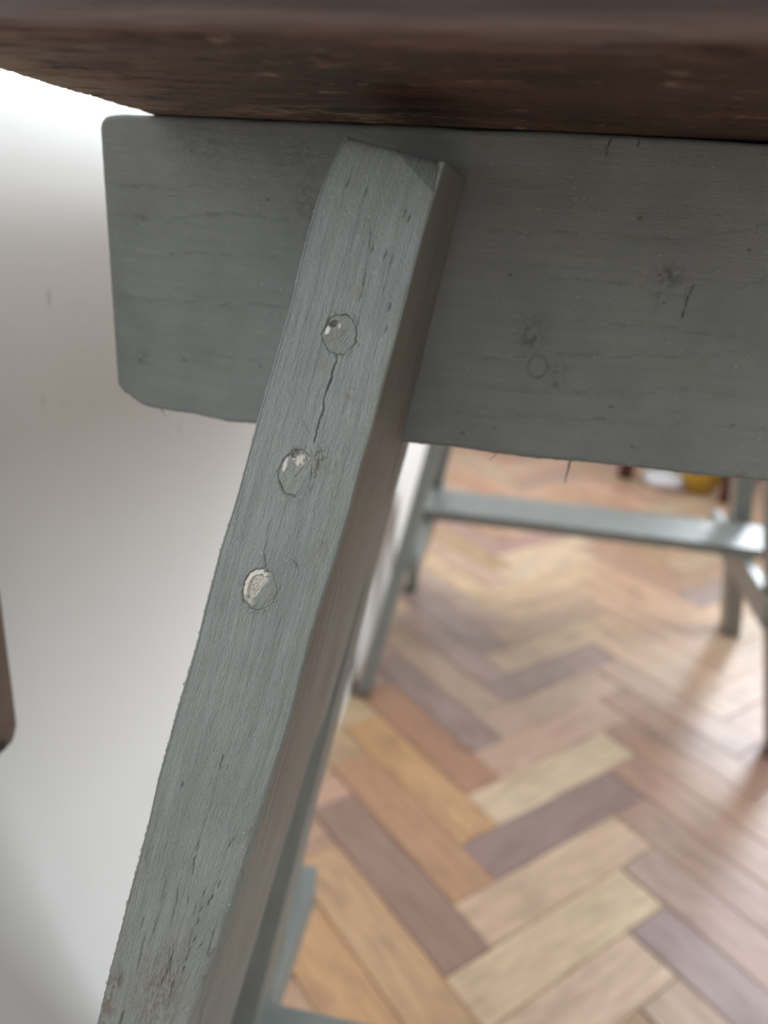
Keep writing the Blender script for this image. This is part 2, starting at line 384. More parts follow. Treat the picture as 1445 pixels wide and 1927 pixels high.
for j in range(-9, 10):
    for k in range(-45, 45):
        for t in 'NP':
            u0 = U0 + PW * k + PL * j; v0 = V0 + PW * k - PL * j
            cu, cv = (u0 + PW / 2, v0 + PL / 2) if t == 'N' else (u0 + PW + PL / 2, v0 + PW / 2)
            x, y = uvxy(cu, cv)
            if (XL if y > .25 else -1.10) - .09 < x < XR + .09 and YF - .09 < y < YB + .09:
                w = M @ (np.array([x, y, 0]) - CAMP); vis = 1e9
                if w[2] > .1:
                    p = w[:2] / w[2] * FPX + np.array([CX, CY])
                    if -100 < p[0] < 1640 and 700 < p[1] < 2250: vis = np.linalg.norm(w)
                cand.append((vis, t, k, j, u0, v0))
cand.sort(key=lambda c: c[0])
rest = bmesh.new(); tl = rest.verts.layers.float_color.new('tint'); gl = rest.verts.layers.float_vector.new('gc')
for i, (vis, t, k, j, u0, v0) in enumerate(cand):
    rnd = random.Random(k * 131 + j * 977 + (5 if t == 'N' else 0))
    c = TINT.get((t, k, j)) or tuple(v * rnd.uniform(.88, 1.1) for v in rnd.choice(PAL))
    c = (min(.9, c[0] ** .64 * 1.03), c[1] ** .64 * .95, c[2] ** .64 * .945)
    dz = rnd.uniform(-.0004, .0003)
    if i < 290:
        o = link('parquet_block', block_me, None, FLOOR)
        if t == 'P': x, y = uvxy(u0 + PW, v0); a = math.pi / 4
        else: x, y = uvxy(u0 + PW, v0); a = 3 * math.pi / 4
        o.location = (x, y, dz); o.rotation_euler = (0, 0, a); o.color = (*c, 1)
    else:
        if t == 'P': P = [(u0 + PW, v0), (u0 + PW + PL, v0), (u0 + PW + PL, v0 + PW), (u0 + PW, v0 + PW)]
        else: P = [(u0, v0), (u0 + PW, v0), (u0 + PW, v0 + PL), (u0, v0 + PL)]
        ctr = (sum(p[0] for p in P) / 4, sum(p[1] for p in P) / 4)
        top = []; bot = []
        for (u, v) in P:
            u = ctr[0] + (u - ctr[0]) * (1 - .0005 / PW); v = ctr[1] + (v - ctr[1]) * (1 - .0005 / PW)
            for lst, z in ((top, dz), (bot, -.014)):
                vt = rest.verts.new((*uvxy(u, v), z)); vt[tl] = (*c, 1); vt[gl] = ((u, v, rnd.random() * 9) if t == 'P' else (v, u, rnd.random() * 9)); lst.append(vt)
        rest.faces.new(top)
        for q in range(4): rest.faces.new((top[q], bot[q], bot[(q + 1) % 4], top[(q + 1) % 4]))
ro = bm_obj('parquet_blocks', rest, M_parquet_s, FLOOR); ro['kind'] = 'stuff'

# ------------------------------------------------------------------ near trestle
NT = empty('trestle', (.12, .22, 0)); tag(NT, 'grey painted wooden trestle whose leg shows three round screw plugs', 'trestle', 'trestles under the table')
YBEAM, TBEAM = .215, .021
ZTAB = .7128
KF = .25
LP0, LN = (0, .16, .70), (0, 1, -KF)
def lp(px): return onplane(px, LP0, LN)
LA = lp((742, 285)); LB_ = lp((300, 1900))
LU = LB_ - LA; LU /= np.linalg.norm(LU)
nrm = np.array([0, -1, KF]); nrm /= np.linalg.norm(nrm)       # outward normal of the leg's front face
LE = np.cross(LU, nrm); LE /= np.linalg.norm(LE)
if LE[0] < 0: LE = -LE
def leg_sa(px):
    d = lp(px) - LA; return float(d @ LU), float(d @ LE)
leftpx = [(648, 257), (620, 310), (601, 362), (581, 429), (563, 502), (547, 574), (528, 640), (507, 712), (483, 797), (467, 855), (454, 903), (442, 947), (430, 984), (414, 1035), (397, 1101), (383, 1156), (372, 1204), (358, 1254), (333, 1337), (316, 1399), (297, 1466), (279, 1549), (262, 1615), (239, 1698), (208, 1815), (186, 1906)]
rightpx = [(834, 312), (818, 365), (800, 427), (785, 482), (772, 534), (759, 585), (744, 643), (731, 690), (720, 730), (702, 804), (682, 869), (662, 951), (634, 1047), (608, 1129), (589, 1191), (580, 1228), (563, 1295), (543, 1370), (525, 1432), (503, 1507), (478, 1594), (453, 1678), (436, 1736), (420, 1790), (392, 1864), (372, 1925)]
Ls = np.array([leg_sa(p) for p in leftpx]); Rs = np.array([leg_sa(p) for p in rightpx])
s_top = min(Ls[0, 0], Rs[0, 0]); cosz = -LU[2]
s_end = LA[2] / cosz - .0005
sv = np.concatenate([np.arange(s_top, .262, .00021), np.linspace(.262, s_end, 60)[1:]])
def ext(arr, s):
    v = np.interp(s, arr[:, 0], arr[:, 1]); far = s > arr[-1, 0]
    sl = (arr[-1, 1] - arr[len(arr) // 2, 1]) / (arr[-1, 0] - arr[len(arr) // 2, 0])
    v[far] = arr[-1, 1] + sl * .35 * (s[far] - arr[-1, 0]); return v
aL, aR = ext(Ls, sv), ext(Rs, sv)
O = LA + LU * sv[:, None] + LE * aL[:, None]
Wl = aR - aL
ybk = np.where(O[:, 2] > .633, YBEAM - .0003, 1e9)
Yf = O[:, 1]
Bdir = np.array([0, 1.0, 0])
Tl = np.minimum(.092, ybk - Yf)
Tn = np.minimum(.092, YBEAM - .0003 - Yf); wgt = smooth(.632, .600, O[:, 2]); Tl = Tn * (1 - wgt) + .092 * wgt
rFR = np.interp(sv, [s_top, .06, .12, .15, .20, .26, s_end], [.0006, .0006, .0008, .0020, .0042, .0040, .003])
plug_px = [((640, 629), (32, 37)), ((557, 890), (30, 44)), ((489, 1109), (32, 39))]
plugs = []
for (c, rad) in plug_px:
    s0, a0 = leg_sa(c); sx, ax = leg_sa((c[0] + rad[0], c[1])); sy, ay = leg_sa((c[0], c[1] + rad[1]))
    plugs.append((s0, a0, math.hypot(sx - s0, ax - a0), math.hypot(sy - s0, ay - a0)))
def sapts(l): return [leg_sa(p) for p in l]
crack1 = sapts([(634, 668), (630, 690), (625, 708), (617, 733), (612, 748), (610, 765), (604, 783), (599, 805), (592, 834)])
crack2 = sapts([(525, 690), (543, 725), (560, 775), (585, 815)])
scr = [sapts(l) for l in ([(548, 1052), (557, 1060), (563, 1072)], [(567, 1020), (556, 1070)], [(509, 980), (497, 1062)], [(505, 1075), (497, 1040)],
       [(352, 1600), (338, 1660), (322, 1745)], [(420, 1420), (395, 1520), (370, 1600), (352, 1700)], [(330, 1770), (322, 1800), (318, 1850)], [(700, 420), (690, 500), (680, 560)], [(740, 480), (728, 520), (722, 545)])]
pits = [leg_sa(p) for p in [(400, 1690), (393, 1700), (384, 1682), (378, 1712), (412, 1665), (372, 1735), (350, 1805), (356, 1790), (365, 1770), (345, 1825), (378, 1780), (440, 1580), (432, 1590), (725, 480), (762, 400), (700, 470), (770, 410), (734, 577), (727, 620), (690, 360), (655, 345), (343, 1478)]]
brown = [((679, 548), 9, 16, .8), ((661, 741), 8, 10, .9), ((612, 688), 16, 8, .5), ((632, 870), 9, 26, .55), ((636, 905), 10, 22, .5), ((625, 945), 8, 20, .45), ((600, 1040), 18, 40, .35), ((652, 800), 5, 30, .5), ((300, 1870), 46, 75, 1.0), ((205, 1880), 20, 80, 1.0), ((330, 1800), 18, 60, .3), ((472, 1560), 7, 26, .9), ((463, 1610), 5, 22, .8), ((252, 1660), 9, 60, .7), ((232, 1740), 9, 60, .7)]
fac = sapts([(640, 262), (758, 300), (818, 366)])
def leg_disp(s, a, b, f, col):
    at = aL[:, None] + a                       # leg coordinate across
    st = s
    front = (f == 0) & (b < .004)
    h = np.zeros_like(a)
    warp = .0012 * vnoise(st * 18, at * 60, 2)
    gr = fbm(st * 26, (at + warp) * 900, 11, 3)
    h += .00013 * gr + .00010 * fbm(st * 60, at * 240, 21) + .00005 * fbm(st * 1500, at * 2400, 23) + .00025 * vnoise(st * 14, at * 60, 5)
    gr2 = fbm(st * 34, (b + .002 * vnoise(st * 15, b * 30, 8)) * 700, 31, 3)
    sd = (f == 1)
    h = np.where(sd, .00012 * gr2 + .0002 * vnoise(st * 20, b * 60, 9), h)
    # paint brush flecks: short splits along the grain, more of them towards the foot
    fl = fbm(st * 120, (at + warp) * 1500, 41, 2)
    split = smooth(.52, .68, fl) * (.25 + .75 * smooth(.13, .20, st))
    h -= np.where(front, .00022 * split, 0)
    col[..., 1] = np.maximum(col[..., 1], np.where(front, .30 * split, 0))
    # top facet
    (s0, a0), (s1, a1), (s2, a2) = fac
    dx, dy = s2 - s1, a2 - a1; L = math.hypot(dx, dy)
    dist = ((at - a1) * dx - (st - s1) * dy) / L
    h -= np.where(front, np.clip(dist, 0, .01) * .55, 0)
    h -= np.where(front, .0009 * np.exp(-(st - s_top) / .0006), 0)
    # plugs: a hole for each and a torn paint rim
    for i, (s0, a0, ra, rs) in enumerate(plugs):
        rad = ra; ds, da = (st - s0) * ra / rs, at - a0; d = np.hypot(ds, da); an = np.arctan2(da, ds)
        wob = 1 + .06 * vnoise(an * 2.2 + 7 * i, an * 0 + i, 61) + .05 * vnoise(np.cos(an) * 6 + 9 * i, np.sin(an) * 6, 66)
        q = d / (rad * wob)
        h -= np.where(front, .0006 * (1 - smooth(.96, 1.02, q)), 0)
        rim = np.exp(-((q - 1.12) / .10) ** 2) * (.35 + .9 * fbm(np.cos(an) * 9 + 5 * i, np.sin(an) * 9 + d * 2500, 63))
        h += np.where(front, .00034 * rim, 0)
        tear = smooth(.15, .5, vnoise(an * 5 + 3 * i, d * 1500, 64)) * np.exp(-((q - 1.05) / .12) ** 2)
        col[..., 0] = np.maximum(col[..., 0], np.where(front, .6 * tear, 0))
        col[..., 1] = np.maximum(col[..., 1], np.where(front, .45 * np.exp(-((q - 1.0) / .02) ** 2) * smooth(-.15, .6, vnoise(np.cos(an) * 3 + 5 * i, np.sin(an) * 3, 65)), 0))
    # rough lump beside the middle plug
    s0, a0 = leg_sa((597, 862)); d = np.hypot((st - s0) / 1.9, at - a0)
    lump = np.exp(-(d / .0017) ** 2); h += np.where(front, lump * (.00035 + .0008 * fbm(st * 1300, at * 1300, 71)), 0)
    col[..., 0] = np.maximum(col[..., 0], np.where(front, .35 * lump, 0))
    # cracks
    wig = .00018 * vnoise(st * 800, at * 0, 81) + .00012 * vnoise(st * 2300, at * 0, 84)
    c1 = seg_dist(st, at + wig, crack1); wdt = .00012 + .00005 * vnoise(st * 700, at * 0, 82)
    cm = np.exp(-(c1 / wdt) ** 4) * (.75 + .25 * vnoise(st * 500, at * 0, 87)); h -= np.where(front, .0009 * cm, 0); col[..., 1] = np.maximum(col[..., 1], np.where(front, cm, 0))
    c2 = np.exp(-(seg_dist(st, at + wig, crack2) / .00012) ** 2); c2 = c2 * smooth(-.3, .5, vnoise(st * 700, at * 0, 85)); h -= np.where(front, .00016 * c2, 0); col[..., 1] = np.maximum(col[..., 1], np.where(front, .3 * c2, 0))
    for i, l in enumerate(scr):
        cs = np.exp(-(seg_dist(st, at + wig, l) / .00013) ** 2) * (.55 + .45 * vnoise(st * 500, at * 0 + i, 83)); h -= np.where(front, .00035 * cs, 0); col[..., 1] = np.maximum(col[..., 1], np.where(front, .6 * cs, 0))
    for (s0, a0) in pits:
        d = np.hypot((st - s0) / 6.0, at - a0 + .10 * (st - s0) + .00012 * vnoise(st * 1500, at * 0, 86)); pm = np.exp(-(d / .00014) ** 2); h -= np.where(front, .0004 * pm, 0); col[..., 1] = np.maximum(col[..., 1], np.where(front, .6 * pm, 0))
    for (c, rx, ry, k) in brown:
        s0, a0 = leg_sa(c); d = np.hypot((st - s0) / (ry * 1.35e-4), (at - a0) / (rx * 1.1e-4))
        bmk = k * np.exp(-d ** 2) * smooth(-.25, .3, fbm(st * 900, at * 1600, 91)); col[..., 0] = np.maximum(col[..., 0], np.where(front, bmk, 0))
        h -= np.where(front, .00012 * bmk, 0)
    # worn arrises and frayed left edge
    edge = np.exp(-((aR - aL)[:, None] - a) / .0006) * (b < .0012)
    col[..., 0] = np.maximum(col[..., 0], .55 * edge * smooth(.0, .5, vnoise(st * 60, at * 0, 93)))
    fray = (f == 3) & (b < .003)
    spk = np.where(RNG.random(len(sv)) < .10 * smooth(-.1, .5, vnoise(sv * 130, sv * 0, 98)), np.minimum(RNG.exponential(.22, len(sv)), .8) * 1e-3, 0)[:, None] * np.clip(1 - b / .0012, 0, 1)
    h += np.where(fray, .00022 * np.clip(vnoise(st * 1800, b * 200, 95), 0, 1) ** 2 + spk, 0)
    # worn streaks on the inner side face, floor bounce painted into their brown
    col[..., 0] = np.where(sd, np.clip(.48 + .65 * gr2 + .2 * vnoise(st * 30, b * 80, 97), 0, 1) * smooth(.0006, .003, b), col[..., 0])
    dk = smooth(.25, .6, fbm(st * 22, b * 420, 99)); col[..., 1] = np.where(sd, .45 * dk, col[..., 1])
    return h
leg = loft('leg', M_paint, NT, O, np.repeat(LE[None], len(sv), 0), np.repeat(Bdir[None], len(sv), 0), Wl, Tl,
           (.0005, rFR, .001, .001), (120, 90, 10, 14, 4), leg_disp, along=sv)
leg.matrix_parent_inverse = Matrix.Translation(NT.location).inverted()
leg['label'] = 'splayed leg with three plugged screw holes and a split'

# plugs: discs of filler and wood set in the holes
def plug_disc(i, s0, a0, rad, rs):
    nr_, na_ = 26, 96
    rr = np.linspace(0, 1, nr_); aa = np.linspace(0, 2 * math.pi, na_, endpoint=False)
    Rg, Ag = np.meshgrid(rr, aa, indexing='ij')
    wob = 1 + .06 * vnoise(np.arctan2(np.sin(Ag), np.cos(Ag)) * 2.2 + 7 * i, Ag * 0 + i, 61) + .05 * vnoise(np.cos(Ag) * 6 + 9 * i, np.sin(Ag) * 6, 66)
    ds = Rg * rad * .992 * wob * np.cos(Ag); da = Rg * rad * .992 * wob * np.sin(Ag)
    h = .00006 * fbm(ds * 2600, da * 2600 + i * 40, 101) + .00012 * fbm((ds - da) * 500, (da + ds) * 2600, 102) - .00004
    h -= .00022 * smooth(.94, 1.0, Rg) * smooth(-.4, .5, vnoise(np.cos(Ag) * 3 + 5 * i, np.sin(Ag) * 3, 65))
    col = np.zeros((nr_, na_, 4)); col[..., 3] = 1
    t = ds / rad; q = da / rad        # t runs down the leg, q to the right
    if i == 0:
        m = np.exp(-(((t + .02) / .24) ** 2 + ((q + .78) / .16) ** 2)) + .3 * fbm(t * 7, q * 7, 110); col[..., 2] = smooth(.45, .6, m)
        hole = np.exp(-(((t + .42) / .24) ** 2 + ((q + .52) / .30) ** 2)); hm = smooth(.42, .62, hole + .38 * fbm(t * 5, q * 5, 103)); h -= .0005 * hm; col[..., 1] = .62 * hm
        m = np.exp(-(((t + .40) / .16) ** 2 + ((q + .16) / .07) ** 2)); col[..., 2] = np.maximum(col[..., 2], .9 * smooth(.4, .6, m))
    elif i == 1:
        m = np.exp(-(((t + .62) / .36) ** 2 + ((q - .02) / .55) ** 2)) + .7 * fbm(t * 8, q * 8, 104); mm = smooth(.5, .75, m); col[..., 2] = .8 * mm; col[..., 0] = .5 * smooth(.35, .6, m); h -= .0002 * mm
        m = np.exp(-(((t + .25) / .5) ** 2 + ((q + .80) / .16) ** 2)) + .4 * fbm(t * 8, q * 8, 105); col[..., 2] = np.maximum(col[..., 2], .8 * smooth(.5, .8, m))
        hole = np.exp(-(((t + .78) / .2) ** 2 + ((q + .35) / .22) ** 2)); hm = smooth(.4, .7, hole + .4 * fbm(t * 6, q * 6, 111)); h -= .0005 * hm; col[..., 1] = .7 * hm; col[..., 2] *= 1 - hm
    else:
        ring = (Rg > .70) & (q < .05 - .2 * t) & (t < .55); rm = smooth(.66, .74, Rg) * smooth(.10, -.05, q + .25 * t) * smooth(.6, .4, t)
        bare = smooth(.03, -.05, q + .35 * t + .16 * fbm(t * 4, q * 4, 106)); h -= .00028 * bare * (1 - rm)
        col[..., 0] = .8 * bare * (1 - rm); col[..., 2] = np.maximum(.92 * rm, bare * (1 - rm) * (.50 + .5 * fbm(t * 9, q * 9, 107)).clip(.15, .9))
        gap = np.exp(-((Rg - .70) / .05) ** 2) * bare; col[..., 1] = .6 * gap * (1 - rm); h -= .0002 * gap
        e = np.exp(-((q + .35 * t + .02) / .035) ** 2) * (Rg < .95); col[..., 1] = np.maximum(col[..., 1], .35 * e)
    scuff = smooth(.2, .55, fbm((t - q) * 2.2 + i, (t + q) * 14, 112)); col[..., 0] = np.maximum(col[..., 0], .05 + .35 * scuff)
    edge = smooth(.95, 1.0, Rg) * smooth(-.5, .5, vnoise(np.cos(Ag) * 3 + 5 * i, np.sin(Ag) * 3, 65)); col[..., 1] = np.maximum(col[..., 1], .5 * edge); col[..., 2] *= 1 - edge
    base = LA + LU * s0 + LE * a0
    V = base + LU * (ds * rs / rad)[..., None] + LE * da[..., None] + nrm * (h[..., None] + .0001)
    faces = []
    idx = np.arange(nr_ * na_).reshape(nr_, na_)
    for r in range(nr_ - 1):
        for c in range(na_): faces.append((idx[r, c], idx[r + 1, c], idx[r + 1, (c + 1) % na_], idx[r, (c + 1) % na_]))
    back = [len(V.reshape(-1, 3)) + c for c in range(na_)]
    Vb = (V[-1] - nrm * .0012)
    for c in range(na_): faces.append((idx[-1, c], back[c], back[(c + 1) % na_], idx[-1, (c + 1) % na_]))
    me = bpy.data.meshes.new('screw_plug'); me.from_pydata(np.vstack([V.reshape(-1, 3), Vb]).tolist(), [], faces); me.update()
    gc = np.concatenate([np.stack([ds + i * 3.1 + .02, (da + ds * .4) + .3, ds * 0], -1).reshape(-1, 3), np.zeros((na_, 3))])
    at = me.attributes.new('gc', 'FLOAT_VECTOR', 'POINT'); at.data.foreach_set('vector', gc.reshape(-1).astype(np.float32))
    cc = np.concatenate([col.reshape(-1, 4), np.tile([[0, 1, 0, 1]], (na_, 1))]); at = me.attributes.new('wear', 'FLOAT_COLOR', 'POINT'); at.data.foreach_set('color', cc.reshape(-1).astype(np.float32))
    bm = bmesh.new(); bm.from_mesh(me); bmesh.ops.remove_doubles(bm, verts=bm.verts, dist=1e-7); bmesh.ops.recalc_face_normals(bm, faces=bm.faces); bm.to_mesh(me); bm.free()
    o = link('screw_plug', me, M_paint, leg, True); return o
for i, (s0, a0, ra, rs) in enumerate(plugs):
    o = plug_disc(i, s0, a0, ra, rs); o.matrix_parent_inverse = leg.matrix_world.inverted()
    o['label'] = ('round screw plug chipped at its left rim', 'oval screw plug with flaked pale filler at its top', 'round screw plug with half its paint gone over pale filler')[i]

# beam
bot_px = [(217, 725), (262, 759), (277, 766), (306, 772), (358, 779), (430, 795), (482, 798), (750, 833), (847, 841), (935, 855), (1000, 863), (1072, 868), (1179, 879), (1325, 896), (1445, 908)]
bl = np.array([on_y(p, YBEAM) for p in bot_px])
left_x = np.mean([on_y(p, YBEAM)[0] for p in ((191, 300), (199, 403), (208, 569))])
xs = np.concatenate([left_x + np.array([0, .0002, .0005, .0009, .0014]), np.arange(left_x + .0018, .085, .00032), np.linspace(.085, .365, 40)])
zb = np.interp(xs, bl[:, 0], bl[:, 2], right=bl[-1, 2])
zc = on_y((217, 725), YBEAM)
zb = np.where(xs < zc[0], zc[2] + (zc[0] - xs) * .8, zb)
ztop = np.full_like(xs, ZTAB - .0005) + .0002 * vnoise(xs * 60, xs * 0, 3)
ztop -= .0022 * np.exp(-((xs - left_x) / .0018) ** 1.0)
O = np.stack([xs, np.full_like(xs, YBEAM), zb], -1)
ins = np.zeros_like(xs); ins[:5] = [.0012, .0007, .0004, .0002, .00008]
def bxz(p): q = on_y(p, YBEAM); return (q[0], q[2])
knot_ring = bxz((1011, 690)); kr = abs(bxz((1029, 690))[0] - knot_ring[0])
bspots = [((1000, 630), 26, 30, .75), ((1257, 520), 26, 20, .85), ((1245, 550), 14, 22, .5), ((265, 415), 11, 10, .9), ((268, 678), 9, 9, .9), ((355, 678), 16, 5, .8), ((238, 680), 10, 6, .6), ((1045, 700), 22, 14, .5), ((1050, 725), 14, 8, .6), ((380, 260), 70, 60, .28), ((560, 290), 45, 35, .3), ((520, 600), 30, 16, .25), ((580, 380), 20, 60, .4)]
bbrown = [((1200, 410), 12, 10, .7), ((1236, 258), 7, 12, 1.0), ((920, 265), 6, 8, .7), ((1400, 895), 30, 10, .7), ((400, 408), 18, 9, .22), ((470, 330), 30, 20, .12), ((1080, 265), 60, 14, .35)]
bcracks = [([(1151, 250), (1149, 262), (1143, 275), (1141, 292)], .00014, 1.0), ([(1205, 255), (1200, 275)], .00015, .6), ([(1140, 275), (1128, 288)], .00012, .5), ([(1305, 536), (1298, 548), (1293, 562), (1289, 578), (1284, 597)], .00013, .9), ([(1304, 535), (1290, 545), (1288, 570)], .0001, .4), ([(1110, 855), (1072, 868)], .0001, .3)]
blines = [[(200, 350), (330, 352), (470, 356)], [(205, 408), (330, 412), (450, 402), (540, 410)], [(210, 478), (380, 478), (520, 482)], [(212, 560), (360, 568), (540, 578)], [(216, 668), (300, 664), (420, 672), (500, 678)], [(880, 430), (1100, 442), (1280, 450), (1445, 420)], [(900, 515), (1130, 522), (1300, 560)], [(930, 590), (1020, 600), (1200, 612), (1445, 640)], [(1340, 540), (1445, 528)], [(860, 670), (1060, 668), (1250, 672), (1445, 660)], [(800, 725), (1030, 740), (1250, 735), (1445, 750)], [(780, 775), (1000, 785), (1300, 800), (1445, 812)]]
bpits = [(362, 285), (656, 345), (1205, 410), (1190, 840), (870, 815), (930, 805), (1150, 765), (1380, 800), (1250, 570), (490, 690), (505, 375), (1410, 470), (960, 517)]
def beam_disp(s, a, b, f, col):
    X = xs[:, None] + 0 * a; Z = zb[:, None] + a
    front = (f == 0)
    warp = .0018 * vnoise(X * 22, Z * 50, 4)
    g = fbm(X * 22, (Z + warp) * 420, 12, 3)
    h = .00009 * g + .00010 * fbm(X * 200, Z * 200, 22) + .00006 * fbm(X * 1400, Z * 1800, 30) + .0004 * vnoise(X * 12, Z * 30, 6)
    # patch of brushed paint texture by the upper left corner
    cx, cz = bxz((395, 265)); pm = np.exp(-(((X - cx) / .010) ** 2 + ((Z - cz) / .009) ** 2)); h += .00012 * pm * fbm(X * 900 + Z * 500, Z * 1500, 14)
    for i, l in enumerate(blines):
        p = [bxz(q) for q in l]; d = seg_dist(X, Z + .0006 * vnoise(X * 120, Z * 0 + i, 15) + .00025 * vnoise(X * 700, Z * 0 + i, 16), p)
        mm = np.exp(-(d / .00022) ** 2) * smooth(-.5, .5, vnoise(X * 300, Z * 0 + i * 3, 17)); band = np.exp(-(d / .0011) ** 2) * np.clip(fbm(X * 500 + Z * 300, Z * 1600, 18), 0, 1)
        h -= np.where(front, .00014 * mm + .00018 * band, 0); col[..., 1] = np.maximum(col[..., 1], np.where(front, .16 * mm + .34 * band, 0))
    for (c, rx, ry, k) in bspots:
        x0, z0 = bxz(c); d = np.hypot((X - x0) / (rx * 1.5e-4), (Z - z0) / (ry * 1.5e-4)); m = k * np.exp(-d ** 2) * smooth(-.4, .4, fbm(X * 1100, Z * 1100, 19))
        col[..., 1] = np.maximum(col[..., 1], np.where(front, .75 * m, 0)); h -= np.where(front, .00012 * m * (1 + fbm(X * 1500, Z * 1500, 20)), 0)
    for (c, rx, ry, k) in bbrown:
        x0, z0 = bxz(c); d = np.hypot((X - x0) / (rx * 1.5e-4), (Z - z0) / (ry * 1.5e-4)); col[..., 0] = np.maximum(col[..., 0], np.where(front, k * np.exp(-d ** 2) * smooth(-.3, .3, fbm(X * 800, Z * 800, 23)), 0))
    for (l, w, k) in bcracks:
        d = seg_dist(X + .0001 * vnoise(Z * 700, Z * 0, 24), Z, [bxz(q) for q in l]); m = np.exp(-(d / w) ** 2); h -= np.where(front, .0009 * k * m, 0); col[..., 1] = np.maximum(col[..., 1], np.where(front, k * m, 0))
    d = np.hypot(X - knot_ring[0], (Z - knot_ring[1]) * .85); m = np.exp(-((d - kr) / .00022) ** 2) * (.7 + .3 * vnoise(X * 500, Z * 500, 25)); h -= np.where(front, .0003 * m, 0); col[..., 1] = np.maximum(col[..., 1], np.where(front, .65 * m, 0))
    cx, cz = bxz((1304, 572)); d = np.hypot((X - cx) / .7, Z - cz); m = np.exp(-((d - .0052) / .0006) ** 2); h -= np.where(front, .00012 * m, 0)
    for p in bpits:
        x0, z0 = bxz(p); m = np.exp(-(np.hypot((X - x0) / 1.6, Z - z0) / .00028) ** 2); h -= np.where(front, .0004 * m, 0); col[..., 1] = np.maximum(col[..., 1], np.where(front, .8 * m, 0))
    wt = (vnoise(X * 1300, Z * 1300, 26) > .95) & (vnoise(X * 90, Z * 90, 27) > .05) & (X > -.01)
    col[..., 2] = np.maximum(col[..., 2], np.where(front & wt, .35, 0))
    lowf = (f == 3) | (front & (a < .0006))
    spk = np.where(RNG.random(len(xs)) < .035, RNG.uniform(.1, .6, len(xs)) * 1e-3, 0)[:, None] * np.clip(1 - b / .0012, 0, 1)
    h += np.where(lowf, .00022 * np.clip(vnoise(X * 800, b * 60, 28), 0, 1) ** 2 + spk, 0)
    return h
beam = loft('beam', M_beam, NT, O, np.repeat([[0, 0, 1.0]], len(xs), 0), np.repeat([[0, 1.0, 0]], len(xs), 0), ztop - zb, np.full(len(xs), TBEAM),
            (.0010, .0012, .001, .001), (250, 10, 12, 10, 4), beam_disp, along=xs, inset=ins)
beam.matrix_parent_inverse = Matrix.Translation(NT.location).inverted()

# hanging splinter of paint and wood under the beam
def strand(name, pts, r0, r1, mat, parent):
    P = [np.array(p) for p in pts]; n = 6; bm = bmesh.new(); rings = []
    for i, p in enumerate(P):
        r = r0 + (r1 - r0) * i / (len(P) - 1)
        rings.append([bm.verts.new((p[0] + r * math.cos(2 * math.pi * k / n), p[1] + r * math.sin(2 * math.pi * k / n), p[2])) for k in range(n)])
    for a, b in zip(rings[:-1], rings[1:]):
        for k in range(n): bm.faces.new((a[k], a[(k + 1) % n], b[(k + 1) % n], b[k]))
    bm.faces.new(rings[0]); bm.faces.new(rings[-1][::-1])
    o = bm_obj(name, bm, mat, parent, True)
    o.matrix_parent_inverse = Matrix.Translation(NT.location).inverted(); return o
for l, r0 in (([(1074, 864), (1071, 872), (1070, 882), (1066, 893), (1064, 905), (1062, 909)], .00042), ([(934, 852), (930, 858), (922, 866)], .0002), ([(302, 769), (308, 777), (311, 783)], .0002)):
    s_ = strand('splinter', [on_y(p, YBEAM + .001) for p in l], r0, .0001, M_paint, beam)
    s_.parent = beam; s_.matrix_parent_inverse = beam.matrix_world.inverted()

# rear left leg: it parts from the front leg below the beam
MS = .1867
def xr(z): return -.0191 - MS * (.7004 - z)          # inner face of the left legs
def tapered_leg(name, parent, zs, x_left, x_right, y_front, y_back, seed, mat):
    n = len(zs); O = np.stack([x_left, y_front, zs], -1)
    def disp(s, a, b, f, col):
        side = (f == 1) | (f == 3)
        g = fbm(s * 30, b * 600 + seed, seed + 1, 3)
        col[..., 0] = np.where(side, np.clip(.45 + .6 * g, 0, 1), .15 * np.clip(fbm(s * 30, a * 500, seed + 2), 0, 1))
        return .00025 * fbm(s * 50, (a + 2 * b) * 260, seed + 4)
    o = loft(name, mat, parent, O, np.repeat([[1.0, 0, 0]], n, 0), np.repeat([[0, 1.0, 0]], n, 0), x_right - x_left, y_back - y_front, (.001, .001, .001, .001), (14, 24, 8, 14, 3), disp)
    o.matrix_parent_inverse = Matrix.Translation(parent.location).inverted(); return o
zs = np.linspace(.70, .0005, 140)
yf = np.maximum(YBEAM + TBEAM + .0004, .2320 + .10 * (.618 - zs)); yf = np.where(zs < .633, .2320 + .10 * (.618 - zs), yf)
yb = np.maximum(.2600, .2520 + .20 * (.618 - zs))
tapered_leg('leg', NT, zs, xr(zs) - .0235, xr(zs) + 0 * zs, yf, yb, 41, M_paint)
XM = .125
for (a, b, sd) in ((.16, None, 51), (None, 1, 52)):
    zz = np.linspace(.70, .0005, 90)
    xl = 2 * XM - xr(zz)
    if a: f0 = .16 - KF * (.70 - zz); b0 = np.minimum(f0 + .085, np.where(zz > .633, YBEAM - .0003, 9))
    else: f0, b0 = np.interp(zz, zs[::-1], yf[::-1]), np.interp(zz, zs[::-1], yb[::-1])
    tapered_leg('leg', NT, zz, xl, xl + .0235, f0, b0, sd, M_paint)
